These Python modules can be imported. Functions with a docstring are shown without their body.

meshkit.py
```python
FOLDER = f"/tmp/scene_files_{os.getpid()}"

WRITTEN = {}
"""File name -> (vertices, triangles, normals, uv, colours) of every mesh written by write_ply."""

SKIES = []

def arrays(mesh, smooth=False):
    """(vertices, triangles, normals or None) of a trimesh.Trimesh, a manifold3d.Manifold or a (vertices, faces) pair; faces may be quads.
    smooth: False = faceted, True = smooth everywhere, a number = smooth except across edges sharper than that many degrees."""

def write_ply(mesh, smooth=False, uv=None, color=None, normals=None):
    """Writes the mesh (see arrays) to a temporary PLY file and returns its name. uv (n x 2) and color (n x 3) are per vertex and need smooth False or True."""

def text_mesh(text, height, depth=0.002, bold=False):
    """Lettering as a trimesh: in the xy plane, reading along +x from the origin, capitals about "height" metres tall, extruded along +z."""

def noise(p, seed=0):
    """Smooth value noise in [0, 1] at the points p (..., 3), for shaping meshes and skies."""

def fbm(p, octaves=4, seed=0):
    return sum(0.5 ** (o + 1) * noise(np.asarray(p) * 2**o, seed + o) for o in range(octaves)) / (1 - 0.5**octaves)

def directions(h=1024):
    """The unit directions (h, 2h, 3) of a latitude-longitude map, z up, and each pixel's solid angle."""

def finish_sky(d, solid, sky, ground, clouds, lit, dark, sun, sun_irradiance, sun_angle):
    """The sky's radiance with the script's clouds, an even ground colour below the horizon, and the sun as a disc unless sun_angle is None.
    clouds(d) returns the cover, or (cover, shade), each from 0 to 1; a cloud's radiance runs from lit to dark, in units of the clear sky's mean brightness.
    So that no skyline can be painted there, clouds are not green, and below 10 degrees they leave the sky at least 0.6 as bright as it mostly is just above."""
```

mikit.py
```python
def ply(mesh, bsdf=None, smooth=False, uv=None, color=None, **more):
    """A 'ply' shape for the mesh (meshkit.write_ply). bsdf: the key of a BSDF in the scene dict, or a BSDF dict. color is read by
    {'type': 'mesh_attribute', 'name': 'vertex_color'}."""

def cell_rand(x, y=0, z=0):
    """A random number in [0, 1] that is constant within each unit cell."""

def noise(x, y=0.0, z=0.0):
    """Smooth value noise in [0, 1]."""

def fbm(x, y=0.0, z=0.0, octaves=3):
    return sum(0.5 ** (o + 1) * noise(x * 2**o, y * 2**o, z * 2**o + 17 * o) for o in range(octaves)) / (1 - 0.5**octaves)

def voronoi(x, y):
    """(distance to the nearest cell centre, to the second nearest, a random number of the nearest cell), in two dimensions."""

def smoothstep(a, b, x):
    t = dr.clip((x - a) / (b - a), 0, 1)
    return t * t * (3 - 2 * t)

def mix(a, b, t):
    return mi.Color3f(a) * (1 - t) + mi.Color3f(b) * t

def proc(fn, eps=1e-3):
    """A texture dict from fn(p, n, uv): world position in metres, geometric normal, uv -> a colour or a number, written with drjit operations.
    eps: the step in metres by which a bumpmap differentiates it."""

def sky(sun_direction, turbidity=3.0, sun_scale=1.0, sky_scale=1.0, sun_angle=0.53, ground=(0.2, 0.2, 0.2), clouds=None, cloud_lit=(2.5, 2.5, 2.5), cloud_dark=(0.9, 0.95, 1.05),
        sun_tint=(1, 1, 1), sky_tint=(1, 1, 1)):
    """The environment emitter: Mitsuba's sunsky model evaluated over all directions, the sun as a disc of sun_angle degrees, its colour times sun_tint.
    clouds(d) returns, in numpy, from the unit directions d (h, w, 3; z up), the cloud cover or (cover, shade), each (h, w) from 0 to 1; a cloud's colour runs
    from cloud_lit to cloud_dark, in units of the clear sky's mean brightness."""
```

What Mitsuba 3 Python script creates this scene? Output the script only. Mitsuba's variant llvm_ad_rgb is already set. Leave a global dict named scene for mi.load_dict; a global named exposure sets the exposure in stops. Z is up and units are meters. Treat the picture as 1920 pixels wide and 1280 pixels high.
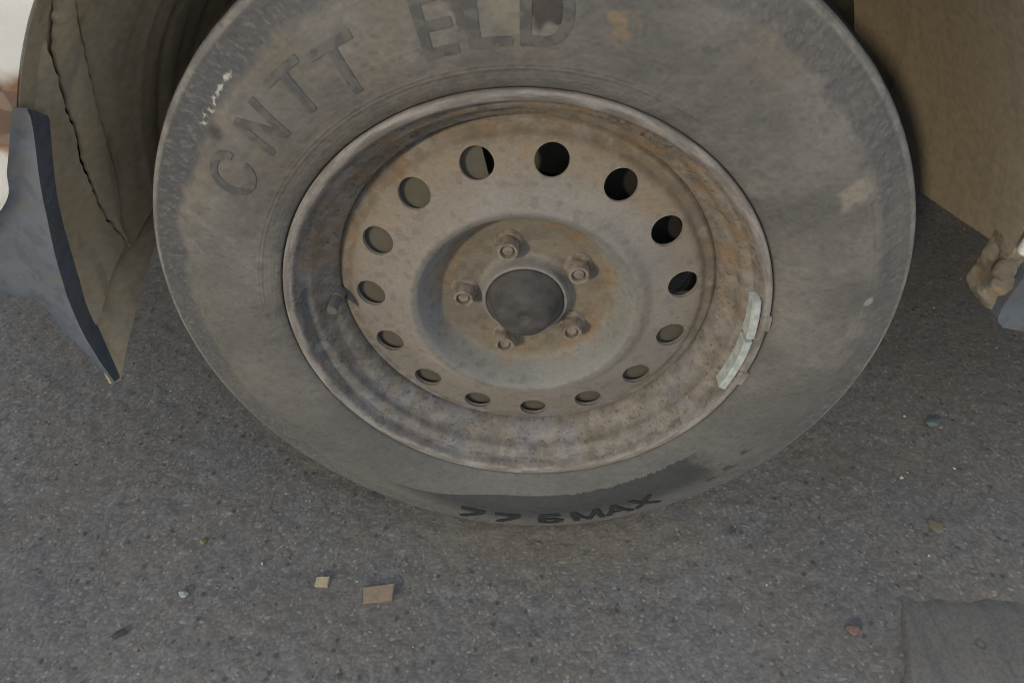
import math, random
import numpy as np, trimesh, manifold3d as m3, drjit as dr, mitsuba as mi
import mikit, meshkit
from mikit import noise, fbm, voronoi, cell_rand, smoothstep, mix
from shapely.geometry import Polygon

T = mi.ScalarTransform4f
scene, labels = {}, {}
H = 0.306                       # height of the wheel centre above the ground
random.seed(4)
rng = np.random.default_rng(4)

# ------------------------------------------------------------------ camera, light
CAM = np.array([0.0126, -0.4379, 0.3785 + H])
FW = np.array([-0.03835, 0.74217, -0.66912])
scene['camera'] = {'type': 'perspective', 'fov': 75.26, 'fov_axis': 'x', 'near_clip': 0.02, 'far_clip': 400.0,
                   'to_world': T().look_at(origin=CAM.tolist(), target=(CAM + FW).tolist(), up=[0, 0, 1])}
SUN = (-0.62, -1.0, 0.42)
scene['sky'] = mikit.sky(SUN, turbidity=3, sun_scale=0.50, sky_scale=3.9, sun_angle=3.5, ground=(0.16, 0.155, 0.15),
                         clouds=lambda d: 1.0, cloud_lit=(0.94, 1.0, 1.10), sun_tint=(0.90, 1.0, 1.16))
exposure = 1.56

# ------------------------------------------------------------------ materials
C3 = mi.Color3f


def bsdf(name, color, rough=0.8, bump=None, bscale=1.0, metallic=0.0, spec=0.4, eps=1e-3):
    b = {'type': 'principled', 'roughness': rough, 'metallic': metallic, 'specular': spec,
         'base_color': mikit.proc(color) if callable(color) else (color if isinstance(color, dict) else {'type': 'rgb', 'value': list(color)})}
    if bump is not None:
        b = {'type': 'bumpmap', 'arbitrary': mikit.proc(bump, eps), 'scale': bscale, 'bsdf': b}
    scene[name] = {'type': 'twosided', 'bsdf': b}


def polar(p):
    x, z = p.x, p.z - H
    return dr.sqrt(x * x + z * z), dr.atan2(x, z)          # radius, angle clockwise from the top


def bell(a, c, w):
    return dr.exp(-dr.square((a - c) / w))


def tyre_color(p, n, uv):
    r, a = polar(p)
    nb = fbm(p.x * 14, p.y * 14, p.z * 14, 4)
    nm = fbm(p.x * 60 + 9, p.y * 60, p.z * 60, 3)
    nf = noise(p.x * 420, p.y * 420, p.z * 420)
    c = mix((0.118, 0.116, 0.111), (0.190, 0.183, 0.171), smoothstep(0.25, 0.75, nb))
    c = mix(c, (0.165, 0.142, 0.112), smoothstep(0.45, 0.7, fbm(p.x * 11 + 5, p.z * 11, 4.0, 3)) * smoothstep(-0.1, 0.15, p.z - H - 0.5 * p.x) * 0.45)
    c = mix(c, (0.105, 0.108, 0.108), smoothstep(0.52, 0.75, nm) * 0.5)
    # lower half of the sidewall: greyer and darker
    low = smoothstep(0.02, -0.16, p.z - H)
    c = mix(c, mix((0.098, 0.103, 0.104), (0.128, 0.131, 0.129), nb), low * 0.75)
    # scuffed shoulder band: blue grey rubber with pale rub marks
    edge = 0.283 + 0.006 * noise(a * 9, 3.0) + 0.004 * noise(a * 40, 7.0)
    left = 0.45 + 0.55 * bell(a, -1.0, 0.8) + 0.25 * bell(a, 0.9, 0.5)
    sh = smoothstep(edge - 0.004, edge + 0.004, r) * left
    c = mix(c, (0.082, 0.088, 0.098), sh * 0.9)
    rub = smoothstep(0.5, 0.8, fbm(a * 130 + 160 * r, r * 260, 1.0, 4)) * smoothstep(0.284, 0.292, r)
    c = mix(c, (0.175, 0.172, 0.168), rub * 0.55)
    # worn pale line on the outermost edge
    c = mix(c, (0.25, 0.245, 0.235), smoothstep(0.3095, 0.3125, r) * smoothstep(0.3165, 0.3145, r) * (0.35 + 0.5 * noise(a * 30, 2.0)) * smoothstep(0.03, 0.018, p.y))
    # white scrape at the upper left
    ln = dr.abs(r - (0.2895 + 0.004 * noise(a * 60, 4.0) + 0.01 * (a + 0.83))) + 0.002 * noise(a * 220, r * 500)
    c = mix(c, (0.42, 0.41, 0.38), smoothstep(0.0036, 0.0012, ln) * smoothstep(0.10, 0.07, dr.abs(a + 0.83)) * smoothstep(0.36, 0.6, noise(a * 120, r * 300, 5.0)))
    c = mix(c, (0.05, 0.045, 0.045), smoothstep(0.012, 0.004, dr.sqrt(dr.square((a + 0.905) * 0.28) + dr.square(r - 0.281)) + 0.004 * nm) * 0.75)
    # pale dust smear, right
    d = dr.sqrt(dr.square((a - 1.045) * 0.276) + dr.square((r - 0.2765) * 0.8)) + 0.008 * noise(p.x * 130, p.z * 130)
    c = mix(c, (0.235, 0.215, 0.185), smoothstep(0.018, 0.010, d))
    d = dr.sqrt(dr.square((a - 1.43) * 0.284) + dr.square(r - 0.284)) + 0.002 * nm
    c = mix(c, (0.27, 0.26, 0.24), smoothstep(0.006, 0.0035, d))
    # black smudges and clay at the very top
    d = dr.sqrt(dr.square((a - 0.05) * 0.26) + dr.square((r - 0.262) * 0.9)) + 0.012 * noise(p.x * 150, p.z * 150, 2.0)
    c = mix(c, (0.035, 0.032, 0.03), smoothstep(0.020, 0.014, d) * 0.8)
    d = dr.sqrt(dr.square((a + 0.165) * 0.26) + dr.square((r - 0.262) * 0.6)) + 0.014 * noise(p.x * 170, p.z * 170, 8.0)
    c = mix(c, (0.055, 0.05, 0.042), smoothstep(0.015, 0.010, d) * 0.6)
    d = dr.sqrt(dr.square((a + 0.05) * 0.26) + dr.square((r - 0.258) * 0.9)) + 0.016 * noise(p.x * 120, p.z * 120, 3.0)
    c = mix(c, (0.215, 0.195, 0.145), smoothstep(0.03, 0.012, d) * 0.4)
    d = dr.sqrt(dr.square((a - 0.22) * 0.26) + dr.square((r - 0.256) * 0.9)) + 0.01 * noise(p.x * 160, p.z * 160, 1.0)
    c = mix(c, (0.215, 0.165, 0.11), smoothstep(0.016, 0.009, d) * 0.8)
    # rubbed, black arc near the ground (right and below)
    b = math.pi - dr.abs(a)
    t = dr.select(a > 0, b, -b)                             # 0 at the bottom, positive to the right
    inner = 0.2335 + 0.028 * smoothstep(-0.05, -0.62, t) - 0.003 * smoothstep(0.1, 0.8, t) + 0.0032 * noise(t * 120, 1.0) * smoothstep(0.15, 0.3, t)
    outer = 0.268 + 0.006 * smoothstep(0.1, 0.5, t) - 0.012 * smoothstep(-0.1, -0.6, t) + 0.004 * noise(t * 20, 9.0)
    arc = smoothstep(inner - 0.0008, inner + 0.001, r) * smoothstep(outer + 0.022, outer - 0.016, r) * smoothstep(-0.66, -0.5, t) * smoothstep(0.90, 0.78, t + 0.4 * (r - 0.24) + 0.10 * (fbm(p.x * 120, p.z * 120, 3.0, 3) - 0.5))
    c = mix(c, (0.032, 0.037, 0.043), arc * 0.78)
    for qa, qr, qs in ((2.161, 0.2695, 0.006), (2.27, 0.281, 0.008), (2.36, 0.284, 0.007)):
        d = dr.maximum(dr.abs(a - qa) * 0.27, dr.abs(r - qr)) + 0.006 * noise(p.x * 220, p.z * 220, 6.0)
        c = mix(c, (0.03, 0.032, 0.036), smoothstep(qs + 0.004, qs - 0.002, d) * 0.6)
    c = c * (0.88 + 0.24 * fbm(p.x * 150, p.y * 150, p.z * 150, 3))
    c = mix(c, (0.07, 0.068, 0.066), smoothstep(0.70, 0.80, noise(p.x * 210, p.y * 210, p.z * 210)) * 0.2)
    # bead: dark line against the rim
    c = mix(c, (0.05, 0.047, 0.042), smoothstep(0.2105, 0.2085, r))
    # tread and inner side: bare black rubber
    c = mix(c, (0.012, 0.012, 0.013), smoothstep(0.0165, 0.0195, p.y + 0.002 * noise(a * 40, 1.0)))
    return c * (0.9 + 0.2 * nf)


def tyre_bump(p, n, uv):
    r, a = polar(p)
    return 0.0010 * fbm(p.x * 240, p.y * 240, p.z * 240, 3) + 0.0005 * (bell(r, 0.2235, 0.0007) + bell(r, 0.2262, 0.0006) + bell(r, 0.2775, 0.0007)) + 0.0016 * fbm(a * 60, r * 300, 2.0, 3) * smoothstep(0.283, 0.29, r) + 0.0002 * noise(r * 900, 1.0)


bsdf('m_tyre', tyre_color, 0.78, tyre_bump, spec=0.25)


def letter_color(p, n, uv):
    nb = fbm(p.x * 160, p.y * 160, p.z * 160, 3)
    r, a = polar(p)
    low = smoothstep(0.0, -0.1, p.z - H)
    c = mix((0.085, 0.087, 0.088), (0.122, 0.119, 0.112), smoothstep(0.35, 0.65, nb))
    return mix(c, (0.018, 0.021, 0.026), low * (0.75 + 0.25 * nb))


bsdf('m_letter', letter_color, 0.75, None, spec=0.25)


def rim_color(p, n, uv):
    r, a = polar(p)
    nb = fbm(p.x * 16 + 4, p.y * 16, p.z * 16, 4)
    nm = fbm(p.x * 75, p.y * 75 + 3, p.z * 75, 3)
    nf = noise(p.x * 500, p.y * 500, p.z * 500)
    z = p.z - H
    dust, grey = (0.232, 0.212, 0.186), (0.220, 0.213, 0.205)
    c = mix(dust, grey, smoothstep(0.35, 0.65, nb))
    # rust that washed out of the upper part of the disc and the rim well
    up = smoothstep(-0.05, 0.16, z)
    ring = smoothstep(0.122, 0.142, r) * smoothstep(0.205, 0.19, r)
    c = mix(c, (0.240, 0.188, 0.132), up * ring * (0.35 + 0.65 * smoothstep(0.35, 0.62, nm * 0.5 + nb * 0.5)) * 0.8)
    well = bell(r, 0.164, 0.0075)
    c = mix(c, (0.135, 0.108, 0.08), well * (0.35 + 0.5 * nm))
    c = mix(c, (0.19, 0.16, 0.105), bell(r, 0.183, 0.006) * smoothstep(0.4, 0.6, nm) * 0.7)
    # lower outer part: brown grey dust with lilac-grey bare patches
    c = mix(c, (0.175, 0.16, 0.14), smoothstep(0.05, -0.12, z) * smoothstep(0.112, 0.135, r) * 0.75)
    c = mix(c, (0.19, 0.19, 0.205), smoothstep(0.5, 0.68, fbm(p.x * 40, p.z * 40, 7.0, 3)) * smoothstep(0.0, -0.12, z) * smoothstep(0.14, 0.165, r) * 0.8)
    # hub pad: rusty ochre, bluish ring around it
    bowl = smoothstep(0.104, 0.098, r) * smoothstep(0.079, 0.086, r)
    c = mix(c, (0.215, 0.222, 0.215), bowl * 0.8)
    pad = smoothstep(0.086, 0.077, r + 0.012 * (nm - 0.5)) * smoothstep(0.040, 0.047, r)
    c = mix(c, mix((0.198, 0.170, 0.128), (0.165, 0.152, 0.122), smoothstep(0.4, 0.6, nb)), pad * 0.85)
    ro = smoothstep(0.45, 0.62, fbm(p.x * 50 + 2, p.z * 50, 2.0, 3)) * bell(r, 0.076, 0.01)
    c = mix(c, (0.25, 0.165, 0.095), ro * 0.55)
    c = mix(c, (0.085, 0.066, 0.05), smoothstep(0.5, 0.66, noise(p.x * 120, p.y * 120, p.z * 120)) * bell(r, 0.0565, 0.017) * pad * 0.3)
    c = mix(c, (0.13, 0.12, 0.105), bell(r, 0.1, 0.0025) * (0.25 + 0.5 * nm))
    # bare lip of the flange
    lip = smoothstep(0.1984, 0.2002, r)
    c = mix(c, mix((0.165, 0.152, 0.14), (0.27, 0.258, 0.248), smoothstep(0.3, 0.7, fbm(a * 9, r * 300, 1.0, 3))), lip * 0.85)
    c = mix(c, (0.085, 0.08, 0.08), bell(r, 0.1966, 0.0018) * smoothstep(0.3, 0.7, fbm(a * 12, r * 700, 4.0, 3)) * 0.7)
    c = mix(c, (0.075, 0.09, 0.092), bell(r, 0.1945, 0.0035) * smoothstep(0.40, 0.58, noise(a * 7 + 1.3, 2.0)) * smoothstep(0.1, -0.15, dr.abs(a + 1.4) - 0.55) * 0.8)
    # dark speckled patch at one o'clock and below on the left
    sp = smoothstep(0.50, 0.60, noise(p.x * 330, p.z * 330, 4.0))
    pa = bell(a, 0.42, 0.15) * bell(r, 0.1915, 0.007)
    c = mix(c, (0.045, 0.045, 0.045), dr.minimum(1, pa * 1.3) * sp * 0.75)
    c = mix(c, (0.16, 0.165, 0.165), dr.minimum(1, pa * 1.3) * (1 - sp) * 0.7)
    ch = smoothstep(0.58, 0.72, fbm(p.x * 330, p.y * 330, p.z * 330, 2))
    c = mix(c, (0.09, 0.082, 0.072), ch * smoothstep(0.160, 0.175, r) * smoothstep(0.203, 0.198, r) * (0.25 + 0.5 * smoothstep(0.4, 0.6, nm)))
    c = mix(c, (0.095, 0.085, 0.075), smoothstep(0.68, 0.76, noise(p.x * 150, p.y * 150, p.z * 150 + 3)) * smoothstep(0.17, 0.16, r) * 0.22)
    c = c * (0.86 + 0.28 * fbm(p.x * 34, p.y * 34 + 5, p.z * 34, 4))
    # grime in the outer pressed part: dark, bluish and rusty blotches a few millimetres wide
    out = smoothstep(0.148, 0.168, r) * smoothstep(0.2035, 0.198, r)
    g1, g2 = fbm(p.x * 95, p.y * 95, p.z * 95 + 9, 4), fbm(p.x * 120 + 7, p.y * 120, p.z * 120, 3)
    c = mix(c, (0.105, 0.094, 0.082), smoothstep(0.50, 0.66, g1) * out * 0.45)
    c = mix(c, (0.155, 0.165, 0.172), smoothstep(0.56, 0.70, g2) * out * 0.42)
    c = mix(c, (0.27, 0.255, 0.235), smoothstep(0.46, 0.32, g1) * out * 0.45)
    c = mix(c, (0.235, 0.155, 0.09), smoothstep(0.54, 0.66, fbm(p.x * 60, p.y * 60 + 3, p.z * 60, 3)) * out * smoothstep(-0.1, 0.1, z) * 0.5)
    return c * (0.9 + 0.2 * nf)


def rim_bump(p, n, uv):
    return 0.0006 * fbm(p.x * 130, p.y * 130, p.z * 130, 3)


bsdf('m_rim', rim_color, 0.72, rim_bump, spec=0.3)


def nut_color(p, n, uv):
    nm = fbm(p.x * 190, p.y * 190, p.z * 190, 3)
    return mix((0.235, 0.21, 0.182), (0.165, 0.135, 0.108), smoothstep(0.4, 0.68, nm))


bsdf('m_nut', nut_color, 0.7, lambda p, n, uv: 0.0006 * fbm(p.x * 500, p.y * 500, p.z * 500, 2), spec=0.3)


def hub_color(p, n, uv):
    nm = fbm(p.x * 90, p.y * 90, p.z * 90, 3)
    return mix((0.058, 0.057, 0.057), (0.078, 0.076, 0.073), smoothstep(0.35, 0.65, nm))


bsdf('m_hub', hub_color, 0.7, lambda p, n, uv: 0.0006 * fbm(p.x * 200, p.y * 200, p.z * 200, 2), spec=0.3)
bsdf('m_drum', lambda p, n, uv: mix((0.085, 0.08, 0.066), (0.12, 0.112, 0.09), fbm(p.x * 60, p.y * 60, p.z * 60, 3)), 0.85, spec=0.2)
bsdf('m_black', lambda p, n, uv: mix((0.012, 0.012, 0.013), (0.03, 0.028, 0.026), fbm(p.x * 70, p.y * 70, p.z * 70, 3)), 0.7, spec=0.3)


def weight_color(p, n, uv):
    nm = fbm(p.x * 170, p.y * 170, p.z * 170, 3)
    return mix((0.34, 0.385, 0.38), (0.44, 0.48, 0.47), smoothstep(0.35, 0.62, nm))


bsdf('m_weight', weight_color, 0.45)


def liner_color(p, n, uv):
    nb = fbm(p.x * 9, p.y * 9, p.z * 5, 4)
    st = fbm(p.x * 20, p.y * 90, p.z * 12, 3)
    nf = fbm(p.x * 190, p.y * 190, p.z * 190, 3)
    c = mix((0.355, 0.292, 0.192), (0.44, 0.37, 0.255), smoothstep(0.32, 0.68, nb))
    c = mix(c, (0.22, 0.19, 0.14), smoothstep(0.5, 0.7, st) * 0.45)
    c = mix(c, (0.38, 0.34, 0.27), smoothstep(0.58, 0.72, noise(p.x * 45, p.y * 45, p.z * 45)) * 0.35)
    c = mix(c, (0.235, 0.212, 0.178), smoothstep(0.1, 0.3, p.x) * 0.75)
    return c * (0.82 + 0.36 * nf)


bsdf('m_liner', liner_color, 0.9, lambda p, n, uv: 0.0012 * fbm(p.x * 140, p.y * 140, p.z * 140, 3), spec=0.15)


def mud_color(p, n, uv):
    nb = fbm(p.x * 70, p.y * 70, p.z * 70, 4)
    c = mix((0.15, 0.135, 0.11), (0.25, 0.225, 0.185), smoothstep(0.35, 0.65, nb))
    return mix(c, (0.24, 0.16, 0.065), smoothstep(0.62, 0.75, noise(p.x * 80 + 3, p.y * 80, p.z * 80)) * smoothstep(0.06, 0.035, p.z - H) * 0.6)


bsdf('m_mud', mud_color, 0.92, lambda p, n, uv: 0.0022 * fbm(p.x * 200, p.y * 200, p.z * 200, 4), spec=0.15)


def plastic_color(p, n, uv):
    nb = fbm(p.x * 22, p.y * 22, p.z * 22, 4)
    nm = fbm(p.x * 160, p.y * 60, p.z * 90, 3)
    c = mix((0.088, 0.106, 0.134), (0.118, 0.136, 0.162), smoothstep(0.3, 0.7, nb))
    c = mix(c, (0.065, 0.076, 0.094), smoothstep(0.45, 0.7, nm) * 0.45)
    return mix(c, (0.12, 0.115, 0.105), smoothstep(0.6, 0.75, noise(p.x * 60, p.y * 60, p.z * 60)) * 0.4)


bsdf('m_plastic', plastic_color, 0.62, lambda p, n, uv: 0.0006 * fbm(p.x * 260, p.y * 260, p.z * 260, 3), spec=0.35)


def paint_color(p, n, uv):
    z, x = p.z - H, p.x
    nm = fbm(x * 60, p.y * 60, z * 60, 3)
    c = mix((0.64, 0.67, 0.67), (0.72, 0.725, 0.70), fbm(x * 8, p.y * 8, z * 8, 3))
    chip = smoothstep(0.012, 0.0, dr.abs(z - 0.192) - 0.022 + 0.016 * (nm - 0.5)) * smoothstep(-0.29, -0.31, x) * smoothstep(-0.50 - 0.03 * nm, -0.44, x)
    b = mix((0.15, 0.105, 0.08), (0.24, 0.18, 0.14), smoothstep(0.4, 0.6, noise(x * 140, z * 140)))
    b = mix(b, (0.24, 0.125, 0.065), smoothstep(0.55, 0.65, fbm(x * 55, z * 55, 3.0, 2)))
    c = mix(c, b, chip)
    c = mix(c, (0.42, 0.33, 0.12), bell(z, 0.213, 0.006) * smoothstep(-0.33, -0.31, x) * smoothstep(0.4, 0.55, nm) * 0.7 * smoothstep(-0.2, -0.3, x))
    return mix(c, (0.45, 0.42, 0.36), smoothstep(0.12, 0.04, z) * 0.5 * nm)


bsdf('m_paint', paint_color, 0.35, spec=0.5)


def ground_color(p, n, uv):
    x, y = p.x, p.y
    d1, d2, w = voronoi(x * 260 + 2 * noise(x * 90, y * 90), y * 260)
    e1, e2, w2 = voronoi(x * 120 + 40, y * 120)
    nb = fbm(x * 5 + 3, y * 5, 0.0, 4)
    nm = fbm(x * 26, y * 26 + 7, 1.0, 3)
    tone = 0.152 + 0.06 * (w - 0.5) + 0.02 * (w2 - 0.5)
    c = C3(tone * 1.0, tone * 0.985, tone * 0.975)
    c = mix(c, (0.088, 0.086, 0.088), smoothstep(0.5, 0.8, d1) * 0.55)
    c = mix(c, C3(tone * 0.9, tone * 0.97, tone * 1.08), smoothstep(0.4, 0.65, nm) * 0.35)
    c = mix(c, (0.155, 0.138, 0.115), smoothstep(0.5, 0.66, fbm(x * 16 + 30, y * 16, 2.0, 3)) * 0.22)
    # pale stones and dark pores of the surface course
    pale = dr.select(w > 0.962, smoothstep(0.5, 0.32, d1), 0)
    c = mix(c, (0.25, 0.24, 0.225), pale * 0.8)
    pore = dr.select(w2 < 0.03, smoothstep(0.42, 0.2, e1), 0)
    c = mix(c, (0.03, 0.03, 0.032), pore * 0.5)
    # clay that has fallen off the tyre lies round the contact patch
    dd = dr.sqrt(dr.square(x - 0.02) * 0.25 + dr.square((y + 0.01) * 1.6))
    c = mix(c, (0.165, 0.138, 0.09), smoothstep(0.13, 0.03, dd + 0.06 * (nm - 0.5)) * 0.4 * (0.4 + nm))
    # shade under the car put into the ground colour, deepening inward
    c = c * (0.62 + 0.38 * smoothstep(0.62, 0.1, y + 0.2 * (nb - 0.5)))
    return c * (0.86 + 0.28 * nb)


def ground_bump(p, n, uv):
    x, y = p.x, p.y
    d1, d2, w = voronoi(x * 260 + 2 * noise(x * 90, y * 90), y * 260)
    return 0.0005 * (1 - smoothstep(0.1, 0.75, d1)) * (0.4 + 0.6 * w) + 0.0008 * fbm(x * 110, y * 110, 0.0, 3)


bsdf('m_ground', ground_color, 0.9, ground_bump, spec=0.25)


def slab_color(p, n, uv):
    x, y = p.x, p.y
    nb = fbm(x * 12, y * 12, 5.0, 4)
    tr = fbm(x * 130, y * 16, 1.0, 3)
    c = mix((0.132, 0.131, 0.129), (0.158, 0.155, 0.151), smoothstep(0.3, 0.7, nb))
    c = mix(c, (0.095, 0.096, 0.098), smoothstep(0.5, 0.7, tr) * 0.35)
    d = dr.abs(dr.sqrt(dr.square(x - 0.475) + dr.square(y + 0.116)) - 0.0045)
    c = mix(c, (0.05, 0.052, 0.052), smoothstep(0.0022, 0.0006, d) * 0.5)
    return c * (0.85 + 0.3 * noise(x * 420, y * 420))


bsdf('m_slab', slab_color, 0.88, lambda p, n, uv: 0.0012 * fbm(p.x * 240, p.y * 90, 0.0, 3), spec=0.25)
bsdf('m_vertex', {'type': 'mesh_attribute', 'name': 'vertex_color'}, 0.85, spec=0.3)


def stone(name, rgb, k=0.25):
    bsdf(name, lambda p, n, uv: C3(*rgb) * (1 - k + 2 * k * fbm(p.x * 260, p.y * 260, p.z * 260, 3)), 0.85, spec=0.25)


stone('m_chip_pale', (0.40, 0.35, 0.235)); stone('m_chip_tan', (0.255, 0.205, 0.155)); stone('m_stone_red', (0.175, 0.118, 0.10), 0.4)
stone('m_stone_teal', (0.10, 0.135, 0.145)); stone('m_stone_pale', (0.24, 0.275, 0.28)); stone('m_stone_ochre', (0.21, 0.18, 0.10))
stone('m_stone_dark', (0.065, 0.072, 0.078)); stone('m_stone_olive', (0.15, 0.142, 0.11))

# ------------------------------------------------------------------ mesh helpers


def add(key, mesh, mat, smooth=30, z=H, **kw):
    v, f = (np.asarray(mesh.vertices, float).copy(), np.asarray(mesh.faces)) if hasattr(mesh, 'vertices') else (None, None)
    if v is None:
        m = mesh.to_mesh(); v, f = np.array(m.vert_properties[:, :3], float), np.array(m.tri_verts)
    v[:, 2] += z
    scene[key] = mikit.ply(trimesh.Trimesh(v, f, process=False), mat, smooth=smooth, **kw)


def say(key, label, cat=None, group=None, kind=None):
    d = {'label': label}
    if cat: d['category'] = cat
    if group: d['group'] = group
    if kind: d['kind'] = kind
    labels[key] = d


def grid_mesh(P, closed_u=False, closed_v=False):
    nu, nv = P.shape[:2]
    iu = np.arange(nu if closed_u else nu - 1); iv = np.arange(nv if closed_v else nv - 1)
    a, b = np.meshgrid(iu, iv, indexing='ij'); a2, b2 = (a + 1) % nu, (b + 1) % nv
    q = np.stack([a * nv + b, a2 * nv + b, a2 * nv + b2, a * nv + b2], -1).reshape(-1, 4)
    return trimesh.Trimesh(P.reshape(-1, 3), np.vstack([q[:, [0, 1, 2]], q[:, [0, 2, 3]]]), process=False)


def spline(pts, n, closed=False):
    """Dense Catmull-Rom through the profile points."""
    p = np.asarray(pts, float)
    p = np.vstack([p[-1], p, p[0], p[1]]) if closed else np.vstack([2 * p[0] - p[1], p, 2 * p[-1] - p[-2]])
    out = []
    for i in range(1, len(p) - 2):
        t = np.linspace(0, 1, n, endpoint=False)[:, None]
        a, b, c, d = p[i - 1], p[i], p[i + 1], p[i + 2]
        out.append(0.5 * (2 * b + (c - a) * t + (2 * a - 5 * b + 4 * c - d) * t**2 + (3 * b - a - 3 * c + d) * t**3))
    out = np.vstack(out)
    return out if closed else np.vstack([out, p[-2]])


def lathe(profile, n=360, closed=True):
    """Turn the (radius, y) profile about the wheel's axle (y)."""
    pr = np.asarray(profile, float)
    a = np.arange(n) * 2 * np.pi / n
    P = np.stack([np.sin(a)[:, None] * pr[None, :, 0], np.broadcast_to(pr[None, :, 1], (n, len(pr))), np.cos(a)[:, None] * pr[None, :, 0]], -1)
    return grid_mesh(P, True, closed)


def manifold(mesh):
    mesh = mesh.copy()
    if mesh.volume < 0: mesh.invert()
    return m3.Manifold(m3.Mesh(np.asarray(mesh.vertices, np.float32), np.asarray(mesh.faces, np.uint32)))


def section(pts):
    return m3.CrossSection([np.asarray(pts, float)], m3.FillRule.NonZero)


def rounded_box(size, r, at=(0, 0, 0)):
    sx, sy, sz = np.asarray(size) / 2 - r
    s = m3.Manifold.sphere(r, 12)
    return m3.Manifold.batch_hull([s.translate([x, y, z]) for x in (-sx, sx) for y in (-sy, sy) for z in (-sz, sz)]).translate(list(at))


# ------------------------------------------------------------------ ground
gx = np.concatenate([-np.geomspace(60, 1.0, 16)[:-1], np.linspace(-1.0, 1.05, 560), np.geomspace(1.05, 60, 16)[1:]])
gy = np.concatenate([-np.geomspace(60, 0.42, 16)[:-1], np.linspace(-0.42, 1.0, 400), np.geomspace(1.0, 60, 18)[1:]])
X, Y = np.meshgrid(gx, gy, indexing='ij')
Z = 0.007 * (meshkit.fbm(np.stack([X * 7, Y * 7, X * 0], -1), 3, 3) - 0.5) + 0.0035 * (meshkit.fbm(np.stack([X * 75, Y * 75, X * 0], -1), 3, 5) - 0.5)
Z = Z - 0.003
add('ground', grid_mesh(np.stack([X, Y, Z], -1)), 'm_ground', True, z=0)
say('ground', 'worn grey asphalt yard strewn with grit', kind='structure')


def ground_z(x, y):
    q = np.array([[x * 7, y * 7, 0.0]]); w = np.array([[x * 75, y * 75, 0.0]])
    return float(0.007 * (meshkit.fbm(q, 3, 3)[0] - 0.5) + 0.0035 * (meshkit.fbm(w, 3, 5)[0] - 0.5)) - 0.003


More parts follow.
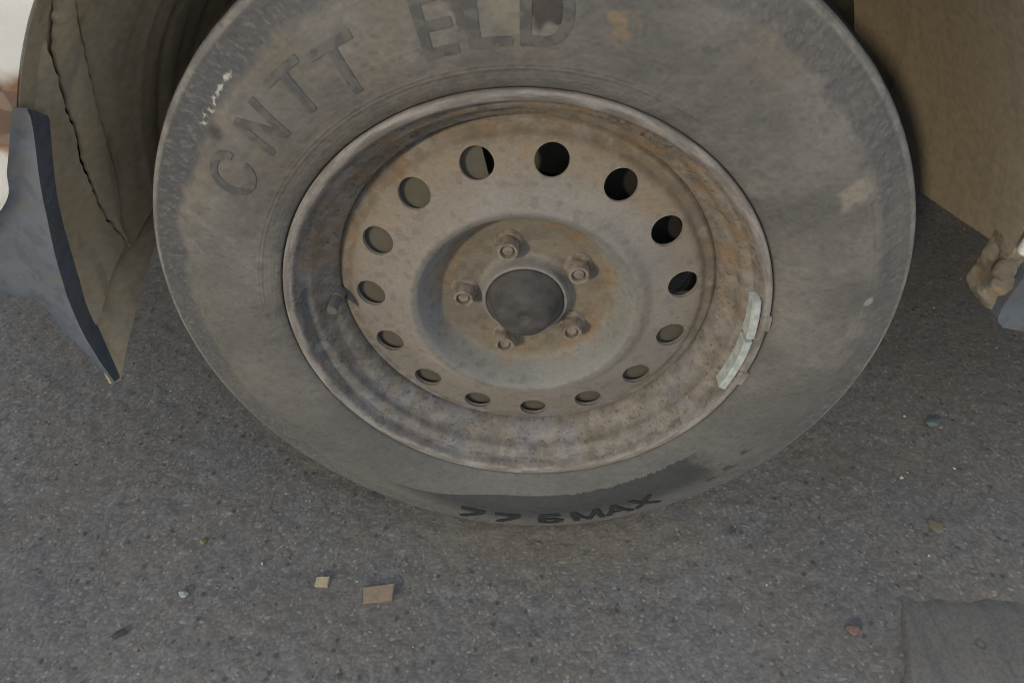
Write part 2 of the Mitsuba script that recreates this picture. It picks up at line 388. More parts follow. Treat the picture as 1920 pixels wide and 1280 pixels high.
# the smoother concrete patch at the lower right, a few millimetres proud, with a ragged joint
sx0, sx1, sy0, sy1 = 0.419, 1.1, -0.75, -0.052
ex = np.linspace(0, 1, 90); U, V = np.meshgrid(ex, ex, indexing='ij')
SX = sx0 + (sx1 - sx0) * U**1.5 + 0.004 * (meshkit.noise(np.stack([V * 40, U * 0, U * 0], -1)) - 0.5) * (1 - U)
SY = sy1 + (sy0 - sy1) * V + 0.006 * (meshkit.noise(np.stack([U * 30, U * 0 + 3, U * 0], -1)) - 0.5) * (1 - V)
edge = np.minimum(np.minimum(U**1.5 * (sx1 - sx0), 0.15 * V * (sy1 - sy0)), 0.004) / 0.004
SX = SX + 0.315 * (SY - sy1)
SZ = -0.008 + 0.0115 * np.clip(edge, 0, 1)**0.6 * (1 - 0.45 * np.exp(-V * 14)) + 0.001 * (meshkit.fbm(np.stack([SX * 60, SY * 60, SX * 0], -1), 3, 9) - 0.5)
add('pavement_slab', grid_mesh(np.stack([SX, SY, SZ], -1)), 'm_slab', 40, z=0)
say('pavement_slab', 'smooth grey concrete patch with a dark straight joint along its left edge', kind='structure')

# loose grit: thousands of tiny chips nobody could count
oct_v = np.array([[1, 0, 0], [0, 1, 0], [-1, 0, 0], [0, -1, 0], [0, 0, 1], [0, 0, -1]], float)
oct_f = np.array([[0, 1, 4], [1, 2, 4], [2, 3, 4], [3, 0, 4], [1, 0, 5], [2, 1, 5], [3, 2, 5], [0, 3, 5]])
N = 9000
px_, py_ = rng.uniform(-0.95, 0.95, N), rng.uniform(-0.36, 0.75, N)
size = 0.0006 + 0.0012 * rng.random(N)**3
size[:170] = rng.uniform(0.0016, 0.0030, 170)
pal = np.array([[0.10, 0.10, 0.105], [0.075, 0.07, 0.065], [0.15, 0.14, 0.125], [0.20, 0.19, 0.18], [0.40, 0.39, 0.37], [0.16, 0.12, 0.08], [0.09, 0.105, 0.12]])
pick = rng.choice(len(pal), N, p=[0.27, 0.18, 0.22, 0.16, 0.045, 0.055, 0.07])
gv, gf, gc = [], [], []
zz = 0.007 * (meshkit.fbm(np.stack([px_ * 7, py_ * 7, px_ * 0], -1), 3, 3) - 0.5) + 0.0035 * (meshkit.fbm(np.stack([px_ * 75, py_ * 75, px_ * 0], -1), 3, 5) - 0.5) - 0.003
for i in range(N):
    q = oct_v * rng.uniform(0.6, 1.3, 3) * size[i] * [1, 1, 0.7]
    a = rng.uniform(0, 6.28); c, s = math.cos(a), math.sin(a)
    q = np.c_[q[:, 0] * c - q[:, 1] * s, q[:, 0] * s + q[:, 1] * c, q[:, 2]] + rng.normal(0, 0.15 * size[i], (6, 3))
    gv.append(q + [px_[i], py_[i], zz[i] + 0.25 * size[i]]); gf.append(oct_f + 6 * i)
    gc.append(np.repeat(pal[pick[i]][None] * rng.uniform(0.8, 1.25), 6, 0))
scene['grit'] = mikit.ply(trimesh.Trimesh(np.vstack(gv), np.vstack(gf), process=False), 'm_vertex', smooth=False, color=np.vstack(gc))
say('grit', 'loose fine grit scattered over the asphalt', 'grit', kind='stuff')


def pebble(key, x, y, size, mat, label, cat='pebble', seed=0, turn=0.0):
    r = np.random.default_rng(seed + 20)
    v = r.normal(size=(26, 3)); v /= np.linalg.norm(v, axis=1, keepdims=True)
    s = trimesh.convex.convex_hull(v * r.uniform(0.72, 1.1, (26, 1)))
    s = s.subdivide().subdivide()
    v = s.vertices + 0.10 * (meshkit.fbm(s.vertices * 3, 3, seed)[:, None] - 0.5) * s.vertices
    v = v * np.asarray(size) / 2
    c, q = math.cos(turn), math.sin(turn)
    v = np.c_[v[:, 0] * c - v[:, 1] * q, v[:, 0] * q + v[:, 1] * c, v[:, 2]]
    add(key, trimesh.Trimesh(v + [x, y, ground_z(x, y) + size[2] * 0.3], s.faces, process=False), mat, 25, z=0)
    say(key, label, cat)


def flake(key, x, y, w, d, h, turn, mat, label, seed):
    """A flat broken chip: uneven quadrilateral plate with bevelled top edge."""
    r = np.random.default_rng(seed)
    c = np.array([[-w, -d], [w, -d], [w, d], [-w, d]]) / 2 * r.uniform(0.88, 1.08, (4, 2))
    P = Polygon(c).buffer(0.0006).simplify(0.0001)
    body = section(P.exterior.coords[:-1])
    low, top = body.extrude(h * 0.8), body.offset(-0.0006, m3.JoinType.Miter).extrude(h)
    m = (low + top).rotate([2.5, -2, math.degrees(turn)]).translate([x, y, ground_z(x, y) + 0.0006])
    add(key, m, mat, 30, z=0)
    say(key, label, 'chip')


flake('plaster_chip', -0.215, -0.083, 0.0135, 0.0105, 0.0030, 0.0, 'm_chip_pale', 'small square cream chip lying left of the tan chip', 2)
flake('plaster_chip_001', -0.150, -0.094, 0.031, 0.017, 0.0045, 0.16, 'm_chip_tan', 'larger oblong tan chip lying on the asphalt below the tyre', 6)
pebble('pebble', 0.351, -0.107, (0.0165, 0.0115, 0.007), 'm_stone_red', 'rusty red stone left of the concrete patch', seed=1)
pebble('pebble_001', 0.553, 0.189, (0.022, 0.017, 0.010), 'm_stone_teal', 'bluish stone in the shade right of the tyre', seed=2)
pebble('pebble_002', -0.362, -0.104, (0.0125, 0.0105, 0.007), 'm_stone_pale', 'pale blue-grey stone at the lower left', seed=3)
pebble('pebble_003', -0.365, -0.040, (0.009, 0.010, 0.006), 'm_stone_ochre', 'small yellowish stone above the pale blue-grey stone', seed=4)
pebble('pebble_004', -0.410, -0.150, (0.019, 0.010, 0.006), 'm_stone_dark', 'dark slate-coloured stone near the lower left corner', seed=5, turn=0.4)
pebble('pebble_005', 0.487, 0.023, (0.021, 0.020, 0.005), 'm_stone_olive', 'flat olive-brown stone above the concrete patch', seed=6)

# ------------------------------------------------------------------ the wheel
W = 'car__wheel__'
# tyre: outer sidewall, shoulder, tread with four grooves, inner sidewall
side = [(0.2068, 0.0085), (0.2082, 0.0045), (0.2105, 0.0012), (0.2155, -0.0022), (0.224, -0.0046), (0.2345, -0.0062), (0.2455, -0.0067), (0.258, -0.0058),
        (0.270, -0.0037), (0.2785, -0.0013), (0.2815, -0.0008), (0.2845, 0.0010), (0.293, 0.0040), (0.302, 0.0066), (0.3085, 0.0084), (0.3128, 0.0104), (0.3158, 0.0140), (0.3177, 0.0195), (0.3192, 0.027)]
tread = []
for k in range(5):
    y0 = 0.027 + k * 0.0275
    if k: tread += [(0.3195, y0), (0.3125, y0 + 0.0012), (0.3125, y0 + 0.0060), (0.3200, y0 + 0.0072)]
    tread += [(0.3202, y0 + 0.014), (0.3200, y0 + 0.0265)]
inner = [(r, 0.191 - y) for r, y in side[::-1]]
prof = np.vstack([spline(side, 5), np.array(tread), spline(inner, 3)])
tyre = lathe(prof, 540, False)
v = np.asarray(tyre.vertices).copy()
ang = np.arctan2(v[:, 0], -v[:, 2])                      # 0 at the contact patch
rad = np.hypot(v[:, 0], v[:, 2])
w = np.exp(-(ang / 0.55)**2)
bul = np.exp(-((rad - 0.262) / 0.03)**2) * w
v[:, 1] += np.where(v[:, 1] < 0.095, -1, 1) * 0.0095 * bul
v[:, 2] += 0.006 * w * np.clip((rad - 0.22) / 0.09, 0, 1)
v[:, 1] -= np.where(v[:, 1] < 0.095, 1, -1) * 0.0105 * w * np.clip((rad - 0.262) / 0.04, 0, 1)
v[:, 2] = np.where(v[:, 2] < -0.3045, -0.3045 - 0.12 * (-0.3045 - v[:, 2]), v[:, 2])
tyre_mesh = trimesh.Trimesh(v, tyre.faces, process=False)
add(W + 'tyre', tyre_mesh, 'm_tyre', 40)
say(W + 'tyre', 'dusty slack tyre with a scuffed shoulder and a black rubbed arc near the ground')

sv = spline(side, 12)


def side_y(r):
    return np.interp(r, sv[:, 0], sv[:, 1])


letter_count = 0


def letter(ch, r, deg, h, flip=False, width=1.0, proud=0.0007, tilt=0.0):
    """A raised character on the outer sidewall; tops point outward, or to the hub if flip."""
    global letter_count
    m = meshkit.text_mesh(ch, h, 0.001, bold=True)
    m = m.subdivide().subdivide()
    q = np.asarray(m.vertices).copy()
    q[:, 0] = (q[:, 0] - (q[:, 0].min() + q[:, 0].max()) / 2) * width
    q[:, 1] -= h / 2
    up = q[:, 2] > 0.0005
    c, s = math.cos(tilt), math.sin(tilt)
    q[:, 0], q[:, 1] = q[:, 0] * c - q[:, 1] * s, q[:, 0] * s + q[:, 1] * c
    k = -1 if flip else 1
    rr = r + k * q[:, 1]
    aa = math.radians(deg) + k * q[:, 0] / r
    if flip: aa = math.radians(deg) - q[:, 0] / r
    al = (aa - math.pi + math.pi) % (2 * math.pi) - math.pi
    bo = np.arctan2(np.sin(aa), -np.cos(aa))
    ww = np.exp(-(bo / 0.55)**2)
    x, z, y = rr * np.sin(aa), rr * np.cos(aa), side_y(rr)
    y = y - 0.0095 * np.exp(-((rr - 0.262) / 0.03)**2) * ww - 0.0105 * ww * np.clip((rr - 0.262) / 0.04, 0, 1)
    z = z + 0.006 * ww * np.clip((rr - 0.22) / 0.09, 0, 1)
    y = y + np.where(up, -proud, 0.002)
    key = W + 'raised_letter' + (f'_{letter_count:03d}' if letter_count else '')
    letter_count += 1
    add(key, trimesh.Trimesh(np.c_[x, y, z], m.faces, process=False), 'm_letter', 35)


for ch, r, deg, h, wd in (('C', 0.2585, -56.2, 0.032, 1.1), ('N', 0.2575, -45.6, 0.031, 1.0), ('T', 0.258, -36.6, 0.032, 1.15), ('T', 0.2525, -28.2, 0.034, 1.15),
                          ('E', 0.256, -13.0, 0.036, 1.0), ('L', 0.257, -5.4, 0.036, 1.25), ('D', 0.257, 2.6, 0.036, 1.1)):
    letter(ch, r, deg, h, width=wd)
for ch, r, deg, h, wd in (('7', 0.2800, -168.6, 0.030, 1.1), ('7', 0.2805, -177.0, 0.030, 1.15), ('5', 0.2800, 173.0, 0.030, 1.1), ('M', 0.2795, 164.4, 0.029, 0.9), ('A', 0.2790, 157.4, 0.028, 0.95), ('X', 0.2780, 150.8, 0.027, 0.95)):
    letter(ch, r, deg, h, flip=True, width=wd * 1.25, proud=0.0014, tilt=0.0)

# rim: rolled flange, bead seat, well, barrel
rim_p = spline([(0.2070, 0.0088), (0.2082, 0.0045), (0.2074, 0.0008), (0.2052, -0.0004), (0.2024, 0.0001), (0.1998, 0.0018), (0.1982, 0.0058), (0.1970, 0.0100), (0.1950, 0.0132), (0.1915, 0.0150), (0.1880, 0.0190),
                (0.1865, 0.0260), (0.1838, 0.0310), (0.1790, 0.0350), (0.1750, 0.0400), (0.1722, 0.0470), (0.1705, 0.0580)], 5)
barrel = np.array([(0.1705, 0.075), (0.1705, 0.120), (0.186, 0.135), (0.190, 0.170), (0.199, 0.180), (0.2082, 0.186), (0.2082, 0.190), (0.198, 0.186), (0.192, 0.175)])
add(W + 'rim', lathe(np.vstack([rim_p, barrel]), 480, False), 'm_rim', 40)
say(W + 'rim', 'rusty dust-coated steel rim with a bare lip')

# disc: pressed steel with fifteen round holes, raised crown, hub pad and collar
front = spline([(0.1712, 0.0500), (0.1685, 0.0470), (0.1650, 0.0462), (0.1615, 0.0450), (0.1570, 0.0404), (0.1500, 0.0382), (0.1410, 0.0362), (0.1310, 0.0342), (0.1210, 0.0322), (0.1140, 0.0298), (0.1090, 0.0256), (0.1050, 0.0220), (0.1010, 0.0206),
                (0.0965, 0.0226), (0.0920, 0.0308), (0.0875, 0.0410), (0.0835, 0.0482), (0.0790, 0.0512), (0.0720, 0.0520), (0.0500, 0.0520), (0.0432, 0.0508), (0.0400, 0.0462), (0.0390, 0.0400), (0.0383, 0.0372), (0.0372, 0.0364), (0.0358, 0.0372)], 5)
tan = np.gradient(front, axis=0); nrm = np.c_[-tan[:, 1], tan[:, 0]]; nrm /= np.linalg.norm(nrm, axis=1, keepdims=True)
if nrm[20, 1] < 0: nrm = -nrm
back = front + nrm * 0.0036
back[:, 1] = np.maximum(back[:, 1], front[:, 1] + 0.0012)
disc = manifold(lathe(np.vstack([front, back[::-1]]), 540, True))
RH, YH, PH, TILT = 0.1412, 0.0362, 0.1357, 12.0
for k in range(15):
    a = PH + k * 2 * math.pi / 15
    cut = m3.Manifold.cylinder(0.05, 0.0136, 0.0136, 40, True)
    bev = m3.Manifold.cylinder(0.004, 0.0151, 0.0121, 40, True).translate([0, 0, 0.0002])
    for c in (cut, bev):
        # cylinder axis z -> wheel axis (-z goes inward), tilted outward from the axle, then placed and turned
        c = c.rotate([-90 - TILT, 0, 0]) if c is cut else c.rotate([90 - TILT, 0, 0])
        disc = disc - c.translate([0, YH, RH]).rotate([0, math.degrees(a), 0])
add(W + 'disc', disc, 'm_rim', 28)
say(W + 'disc', 'dusty pressed steel wheel disc with fifteen round holes')

# hub cap seen through the bore
add(W + 'hub_cap', lathe(spline([(0.0352, 0.075), (0.0352, 0.060), (0.0352, 0.0400), (0.0345, 0.0352), (0.0305, 0.0285), (0.0262, 0.0205), (0.0225, 0.0152), (0.0180, 0.0130), (0.0100, 0.0122), (0.0060, 0.0128), (0.0040, 0.0142), (0.0001, 0.0145)], 6), 96, False), 'm_hub', 40)
say(W + 'hub_cap', 'dark tapered hub nose in the middle of the wheel')

# five hexagonal wheel nuts on their studs
hexa = m3.Manifold.cylinder(0.0165, 0.0109, 0.0109, 6) ^ m3.Manifold.cylinder(0.0165, 0.0125, 0.0088, 48)
nut = hexa + m3.Manifold.cylinder(0.0035, 0.0132, 0.0112, 48)
nut = nut - m3.Manifold.cylinder(0.008, 0.0063, 0.0068, 32).translate([0, 0, 0.011]) + m3.Manifold.cylinder(0.0140, 0.0056, 0.0046, 32)
for k in range(5):
    a = -0.2833 + k * 2 * math.pi / 5
    m = nut.rotate([0, 0, 13 + 31 * k]).rotate([90, 0, 0]).translate([0, 0.0515, 0.0565]).rotate([0, math.degrees(a), 0])
    add(W + 'wheel_nut' + (f'_{k:03d}' if k else ''), m, 'm_nut', 30)


def arc_bar(r0, r1, y0, y1, a0, a1, n=48, b=0.0012):
    """A bar of chamfered rectangular section following the rim between two angles (degrees clockwise from the top)."""
    sec = np.array([(r0 + b, y0), (r1 - b, y0), (r1, y0 + b), (r1, y1), (r0, y1), (r0, y0 + b)])
    a = np.radians(np.linspace(a0, a1, n))
    P = np.stack([np.sin(a)[:, None] * sec[None, :, 0], np.broadcast_to(sec[None, :, 1], (n, 6)), np.cos(a)[:, None] * sec[None, :, 0]], -1)
    m = grid_mesh(P, False, True)
    f = [[0, i, i + 1] for i in range(1, 5)] + [[(n - 1) * 6, (n - 1) * 6 + i + 1, (n - 1) * 6 + i] for i in range(1, 5)]
    return trimesh.Trimesh(m.vertices, np.vstack([m.faces, f]), process=False)


for i, (a0, a1) in enumerate(((78.6, 90.4), (91.8, 109.0))):
    key = W + 'balance_weight' + (f'_{i:03d}' if i else '')
    add(key, arc_bar(0.1912, 0.1984, -0.0035 + 0.001 * i, 0.0125, a0, a1), 'm_weight', 30)
    say(key, ['upper bright metal balance weight clipped to the rim', 'lower longer bright balance weight clipped to the rim'][i])
    mid = a0 + (a1 - a0) * (0.62, 0.72)[i]
    clip = arc_bar(0.1996, 0.2092, -0.0026, 0.0006, mid - 2.0, mid + 2.0, 12, 0.0010)
    add(W + 'weight_clip' + (f'_{i:03d}' if i else ''), clip, 'm_rim', 30)
# valve stem on the left of the rim well
st = m3.Manifold.cylinder(0.010, 0.0068, 0.0060, 32) + m3.Manifold.cylinder(0.026, 0.0046, 0.0040, 32) + m3.Manifold.cylinder(0.010, 0.0050, 0.0046, 24).translate([0, 0, 0.018])
bsdf('m_valve', lambda p, n, uv: mix((0.10, 0.098, 0.102), (0.15, 0.142, 0.138), fbm(p.x * 160, p.y * 160, p.z * 160, 3)), 0.8, spec=0.2)
add(W + 'valve_stem', st.rotate([90, 0, 0]).translate([-0.174, 0.0455, -0.002]), 'm_valve', 30)
say(W + 'valve_stem', 'bluish grey rubber valve stem in the rim well')

# brake behind the disc: dusty shield, dark caliper, knuckle
def sector(r0, r1, y, th, a0, a1, n=80):
    a = np.radians(np.linspace(a0, a1, n)); rr = np.linspace(r0, r1, 6)
    sec = np.vstack([np.c_[rr, np.full(6, y)], np.c_[rr[::-1], np.full(6, y + th)]])
    P = np.stack([np.sin(a)[:, None] * sec[None, :, 0], np.broadcast_to(sec[None, :, 1], (n, 12)), np.cos(a)[:, None] * sec[None, :, 0]], -1)
    m = grid_mesh(P, False, True)
    f = [[b, b + i, b + i + 1] for b in (0, (n - 1) * 12) for i in range(1, 11)]
    return trimesh.Trimesh(m.vertices, np.vstack([m.faces, f]), process=False)


sh_ = sector(0.112, 0.158, 0.0, 0.002, 86, 346)
sv_ = np.asarray(sh_.vertices).copy(); sv_[:, 1] += 0.0478 - 0.21 * (0.158 - np.hypot(sv_[:, 0], sv_[:, 2]))
add('car__brake_shield', trimesh.Trimesh(sv_, sh_.faces, process=False), 'm_drum', 30)
say('car__brake_shield', 'dusty olive brake shield seen through the wheel holes')
add('car__brake_shield__backing', sector(0.10, 0.160, 0.095, 0.002, -20, 26), 'm_drum', 30)
cal = sector(0.085, 0.150, 0.066, 0.055, 22, 84, 20)
add('car__brake_caliper', cal, 'm_black', 30)
add('car__brake_hub', lathe([(0.03, 0.066), (0.075, 0.066), (0.075, 0.12), (0.05, 0.16), (0.05, 0.42), (0.0001, 0.42)], 64, False), 'm_black', 30)

# ------------------------------------------------------------------ the car body round the wheel


def ra(y, al):
    """Radius of the wheel housing: it narrows with depth on the left, and is straight on the right."""
    w = np.clip((np.asarray(al) - 95) / 45, 0, 1)
    return np.interp(y, [-.06, .1, .22, .5], [.404, .356, .341, .334]) * (1 - w) + 0.392 * w


def on_arch(al, y, off=0.0):
    R = ra(y, al) + off; al = np.radians(al)
    return np.stack([-R * np.cos(al), y, R * np.sin(al)], -1)


def sheet(P, th=0.003):
    """A surface grid given thickness away from the wheel."""
    nu, nv = P.shape[:2]
    rad = P.copy(); rad[..., 1] = 0; rad /= np.linalg.norm(rad, axis=-1, keepdims=True)
    Q = P + rad * th
    V = np.vstack([P.reshape(-1, 3), Q.reshape(-1, 3)]); n0 = nu * nv
    f = grid_mesh(P).faces
    ring = np.concatenate([np.arange(nv), np.arange(1, nu) * nv + nv - 1, (nu - 1) * nv + np.arange(nv - 2, -1, -1), np.arange(nu - 2, 0, -1) * nv])
    r2 = np.roll(ring, -1)
    side_f = np.vstack([np.c_[ring, r2, r2 + n0], np.c_[ring, r2 + n0, ring + n0]])
    return trimesh.Trimesh(V, np.vstack([f, f[:, ::-1] + n0, side_f]), process=False)


crack2 = np.array([(6, .0585), (8.7, .059), (13, .0625), (17.5, .062), (24.3, .051), (33.3, .032), (42.1, .004), (52, -.012), (60, -.014), (120, -.014), (136, -.014), (150, -0.004), (160, .008), (170, .018)])
crack1 = np.array([(6.3, .055), (9.6, .048), (11, .0435), (13.2, .040), (24.5, .025), (31.1, .009), (36.2, -.003), (42.3, -.012), (50, -.0125)])
jag = lambda a, k, amp: amp * (meshkit.noise(np.stack([np.asarray(a) * 1.3, np.asarray(a) * 0 + k, np.asarray(a) * 0], -1)) - 0.5)
f2 = lambda a: np.interp(a, crack2[:, 0], crack2[:, 1]) + jag(a, 1.5, 0.0026)
f1 = lambda a: np.interp(a, crack1[:, 0], crack1[:, 1]) + jag(a, 5.5, 0.0026)

# main liner: from its lower edge on the left over the wheel to its lower edge on the right
s, t = np.meshgrid(np.linspace(0, 1, 260), np.linspace(0, 1, 130), indexing='ij')
a0 = 4.5 + (170.2 - 4.5) * s
yy = f2(a0) + 0.0022 + (0.42 - f2(a0)) * t**1.3
aL = np.interp(yy, [.059, .097, .42], [4.5, 8.4, 22.0]); aR = np.interp(yy, [.03, .04, .17, .42], [169.2, 169.4, 173.4, 179.0])
al = aL + (aR - aL) * s
wob = 0.0006 * (40 - al)
fold = 0.0018 * np.exp(-((yy - .082 - wob) / .004)**2) - 0.003 * np.exp(-((yy - .108 - wob) / .005)**2) + 0.003 * np.exp(-((yy - .125 - wob) / .008)**2) - 0.003 * np.exp(-((yy - .165) / .006)**2) + 0.003 * np.exp(-((yy - .195) / .010)**2)
fold = 0.5 * fold * np.clip((95 - al) / 30, 0, 1) + 0.003 * (meshkit.fbm(np.stack([al / 11, yy * 16, yy * 0], -1), 3, 2) - 0.5)
step = -0.004 / (1 + np.exp(-(yy - 0.225 - 0.004 * (al - 148)) / 0.0012)) * np.clip((al - 120) / 8, 0, 1)
flare = 0.018 * np.clip((0.004 - yy) / 0.020, 0, 1)**1.5
add('car__arch_liner', sheet(on_arch(al, yy, 0.002 - fold + flare - step)), 'm_liner', 40)
say('car__arch_liner', 'dirt-coated olive brown wheel arch liner')
# torn strip between the two cracks
s, t = np.meshgrid(np.linspace(0, 1, 150), np.linspace(0, 1, 24), indexing='ij')
a0 = 6.6 + 43.4 * s
lo, hi = f1(a0) + 0.0022, f2(a0) - 0.0018
yy = lo + (np.maximum(hi, lo + .0015) - lo) * t
P = on_arch(a0 - 0.8 * (1 - s) * t, yy, -0.0012 + 0.003 * (meshkit.fbm(np.stack([a0 / 6, yy * 30, yy * 0], -1), 3, 4) - 0.5) - 0.0015 * np.sin(t * math.pi))
add('car__arch_liner__torn_strip', sheet(P), 'm_liner', 40)
say('car__arch_liner__torn_strip', 'torn liner strip between two dark cracks')
# outer strip behind the fender lip
s, t = np.meshgrid(np.linspace(0, 1, 150), np.linspace(0, 1, 40), indexing='ij')
a0 = -0.6 + 50.6 * s
hi = np.where(a0 < 6.3, np.interp(a0, [-0.6, 6.3], [.006, .055]), f1(a0)) - 0.0018
lo = np.interp(a0, [10, 25, 29.5], [-0.014, -0.010, -0.020])
hi = np.maximum(hi, lo + 0.003)
yy = lo + (hi - lo) * t
P = on_arch(a0 - 2 * (1 - s)**6 * (1 - t), yy, -0.002 + 0.020 * np.clip((0.002 - yy) / 0.020, 0, 1)**1.5 * np.clip((a0 - 27) / 3, 0, 1) + 0.007 * np.clip(1 - t / 0.25, 0, 1) * np.clip((29 - a0) / 3, 0, 1) + 0.005 * (meshkit.fbm(np.stack([a0 / 7, yy * 34, yy * 0], -1), 4, 6) - 0.5))
add('car__arch_liner__outer_strip', sheet(P), 'm_liner', 40)
say('car__arch_liner__outer_strip', 'cracked outer liner strip crusted with clay')
# flap that hangs below it
s, t = np.meshgrid(np.linspace(0, 1, 40), np.linspace(0, 1, 40), indexing='ij')
P0 = on_arch(np.interp(s, [0, .5, 1], [1.5, 8.0, 12.0]), 0.000 + 0.118 * s, 0.014)
P1 = on_arch(np.interp(s, [0, .10, .5, 1], [-10.4, -11.0, -4.9, 3.0]), np.interp(s, [0, .10, .5, 1], [-0.018, -0.010, 0.036, 0.092]), 0.003)
add('car__arch_liner__lower_flap', sheet(P0 + (P1 - P0) * t[..., None], 0.0025), 'm_liner', 40)
say('car__arch_liner__lower_flap', 'triangular liner flap hanging near the ground')
# dark shell behind the liner
s, t = np.meshgrid(np.linspace(0, 1, 60), np.linspace(0, 1, 6), indexing='ij')
add('car__inner_fender', sheet(on_arch(9 + 156 * s, -0.015 + 0.44 * t, 0.011), 0.002), 'm_black', 40)
ring = [(0.06, 0.43), (0.41, 0.43), (0.41, 0.434), (0.06, 0.434)]
a = np.radians(np.linspace(-84, 84, 60)); sec = np.array(ring)
P = np.stack([np.sin(a)[:, None] * sec[None, :, 0], np.broadcast_to(sec[None, :, 1], (60, 4)), np.cos(a)[:, None] * sec[None, :, 0]], -1)
add('car__inner_panel', grid_mesh(P, False, True), 'm_black', 30)

# side panel in the car's own frame (the wheel is steered by 4.6 degrees), arch cut out
STEER = math.degrees(math.atan(0.05))


def body(m):
    return m.rotate([0, 0, STEER]).translate([0.0, -0.004, 0])


AX, AZ, RA = 0.028, -0.004, 0.418                      # the arch is cut a little off the wheel's axle
prof = [(0.010, 0.085), (0.000, 0.13), (-0.010, 0.26), (-0.006, 0.36), (0.004, 0.44), (0.03, 0.50), (0.09, 0.54), (0.30, 0.575), (0.75, 0.60), (0.75, 0.59), (0.30, 0.565), (0.095, 0.53), (0.038, 0.492), (0.012, 0.438), (0.003, 0.36), (-0.002, 0.26), (0.008, 0.13), (0.016, 0.085)]
pts = np.array(prof)
cs = section(pts)
panel = cs.extrude(2.3).rotate([90, 0, 90]).translate([-0.72, 0, 0])
arch = m3.Manifold.cylinder(0.3, RA, RA, 180, True).rotate([90, 0, 0]).translate([AX, 0, AZ])
panel = panel - arch
add('car__fender', body(panel), 'm_paint', 30)
say('car__fender', 'white painted body panel with chipped rusty paint beside the wheel arch')
# arch lip: a folded flange along the opening
sec = np.array([(RA - .001, -0.010), (RA - .004, 0.060), (RA - .001, 0.060), (RA + .002, -0.010)])
a = np.radians(np.linspace(-76, 76, 120))
yo = np.interp(np.cos(a) * RA + AZ, pts[:9, 1], pts[:9, 0])
P = np.stack([AX + np.sin(a)[:, None] * sec[None, :, 0], yo[:, None] + 0.012 + sec[None, :, 1], AZ + np.cos(a)[:, None] * sec[None, :, 0]], -1)
add('car__fender__arch_lip', body(manifold(trimesh.Trimesh(*(lambda m: (m.vertices, np.vstack([m.faces, [[0, 1, 2], [0, 2, 3]], [[476, 478, 477], [476, 479, 478]]])))(grid_mesh(P, False, True)), process=False))), 'm_liner', 30)
# front end and underside so that the car has its real bulk
front_end = rounded_box((0.10, 1.5, 0.50), 0.045, (-0.74, 0.76, 0.27))
add('car__front_bumper', body(front_end), 'm_paint', 30)
under = rounded_box((2.2, 1.0, 0.06), 0.02, (0.40, 0.98, 0.03))
add('car__underbody', body(under), 'm_black', 30)
far = rounded_box((2.2, 0.05, 0.50), 0.02, (0.40, 1.5, 0.30))
add('car__far_side', body(far), 'm_paint', 30)

# faded plastic guard at the left of the arch: return strip along the opening and a face that sweeps back
edge1 = spline(np.array([(-.3265, -.030, .2000), (-.3285, -.030, .1890), (-.3465, -.030, .1390), (-.3660, -.030, .0700), (-.3755, -.030, .0140), (-.3760, -.030, -.0200), (-.3730, -.030, -.0560)]), 8)
edge2 = spline(np.array([(-.3400, .003, .1790), (-.3480, .002, .1600), (-.3610, .003, .1270), (-.3735, .005, .0860), (-.3820, .003, .0400), (-.3850, -.002, .0010), (-.3760, -.0200, -.0620)]), 8)
outer = spline(np.array([(-.3350, -.0320, .2010), (-.3610, -.0320, .1580), (-.3850, -.0310, .1230), (-.4900, -.0260, .0450), (-.4150, -.0220, .0350), (-.3950, -.0270, .0020), (-.3745, -.0300, -.0568)]), 8)
n = len(edge1)
rows = [edge2 + (edge1 - edge2) * k for k in np.linspace(0, 1, 7)]
rows[-1] = edge1 + [0.0003, -0.0004, 0]
for k in np.linspace(0.04, 1, 16):
    q = edge1 + (outer - edge1) * k
    q[:, 1] += 0.004 * math.sin(math.pi * k) * np.sin(np.linspace(0, math.pi, n))
    rows.append(q)
P = np.stack(rows, 0)
P[..., 1] += 0.0015 * (meshkit.fbm(P * 30, 3, 8) - 0.5)
Q = P.copy(); Q[..., 0] -= 0.001; Q[..., 1] += 0.003
nu, nv = P.shape[:2]
V = np.vstack([P.reshape(-1, 3), Q.reshape(-1, 3)]); n0 = nu * nv
f = grid_mesh(P).faces
ringi = np.concatenate([np.arange(nv), np.arange(1, nu) * nv + nv - 1, (nu - 1) * nv + np.arange(nv - 2, -1, -1), np.arange(nu - 2, 0, -1) * nv])
r2 = np.roll(ringi, -1)
add('car__mud_guard', trimesh.Trimesh(V, np.vstack([f, f[:, ::-1] + n0, np.c_[ringi, r2, r2 + n0], np.c_[ringi, r2 + n0, ringi + n0]]), process=False), 'm_plastic', 35)
say('car__mud_guard', 'faded blue-grey plastic mud guard that tapers to a point near the ground')

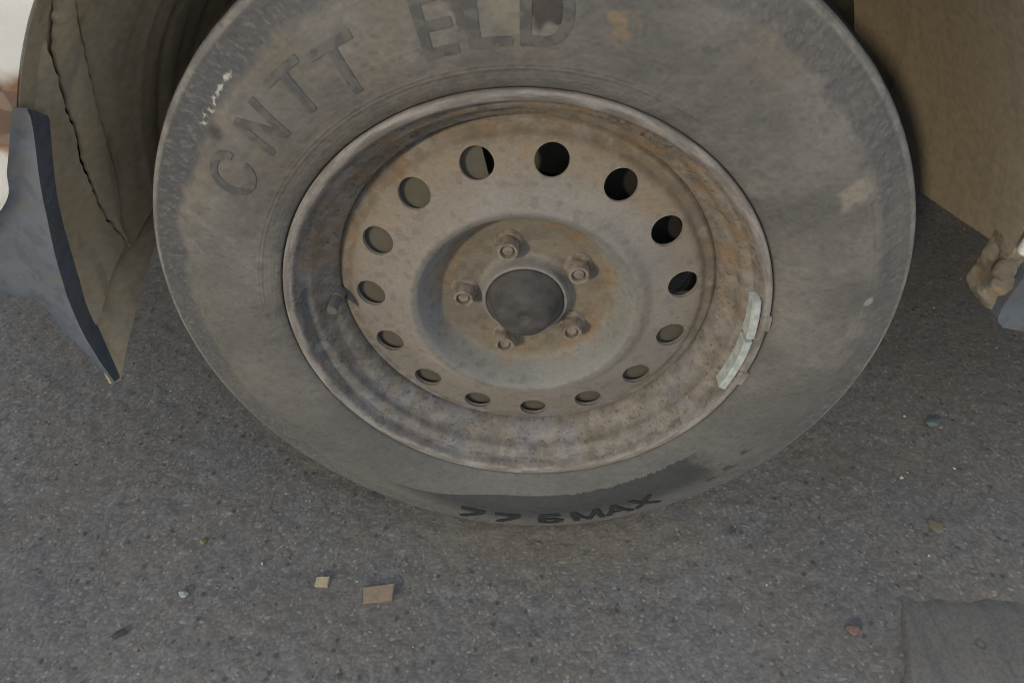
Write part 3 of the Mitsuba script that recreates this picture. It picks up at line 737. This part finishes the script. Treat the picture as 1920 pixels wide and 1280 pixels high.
# right end of the arch: mud-caked sill flange and dark plastic sill trim
lump = Polygon([(.376, .128), (.374, .108), (.3755, .079), (.3745, .054), (.3725, .041), (.383, .027), (.408, .018), (.409, .037), (.396, .084), (.390, .11), (.386, .128)]).buffer(0.004).buffer(-0.004).segmentize(0.004)
m = section(lump.exterior.coords[:-1]).extrude(0.030).rotate([90, 0, 0]).translate([0.010, 0.052, -0.007])
rl = np.random.default_rng(12)
for k in range(5):
    u = 0.45 + 0.5 * rl.random()
    c = np.array([.386, 0.024, .115]) * (1 - u) + np.array([.388 + .016 * rl.random(), 0.020, .026]) * u
    m = m + m3.Manifold.sphere(rl.uniform(.006, .011), 20).scale([1, 0.8, 1.1]).translate((c + rl.normal(0, .004, 3)).tolist())
m = m.refine_to_length(0.0025)
mm = m.to_mesh(); lv = np.array(mm.vert_properties[:, :3], float); lt = trimesh.Trimesh(lv, mm.tri_verts, process=False)
lt = trimesh.smoothing.filter_taubin(lt, iterations=40)
lv = np.asarray(lt.vertices) + np.asarray(lt.vertex_normals) * (0.0032 * (meshkit.fbm(np.asarray(lt.vertices) * 70, 3, 3)[:, None] - 0.55) + 0.0022 * (meshkit.fbm(np.asarray(lt.vertices) * 230, 2, 4)[:, None] - 0.5))
add('car__sill_flange', trimesh.Trimesh(lv, lt.faces, process=False), 'm_mud', 60)
say('car__sill_flange', 'mud-caked flange at the right end of the wheel arch')
trim = Polygon([(.399, .083), (.399, .06), (.397, .03), (.400, .016), (.408, .008), (.43, .003), (1.55, .003), (1.55, .083)])
m = section(trim.exterior.coords[:-1]).extrude(0.05).rotate([90, 0, 0]).translate([0, 0.062, 0]).rotate([0, 0, 0])
m = m.translate([-0.40, -0.02, 0]).rotate([0, 0, STEER]).translate([0.40, 0.02, 0]).refine_to_length(0.03)
add('car__sill_trim', m, 'm_plastic', 30)
say('car__sill_trim', 'dull blue-grey plastic sill trim right of the wheel arch')

corner = rounded_box((0.07, 0.010, 0.030), 0.004, (0.408, 0.000, 0.105))
add('car__fender__sill_corner', corner, 'm_paint', 30)

say('car', 'white car with a dusty steel wheel in a dirt-caked wheel arch', 'car')
say('car__wheel', 'dusty steel wheel on its tyre')
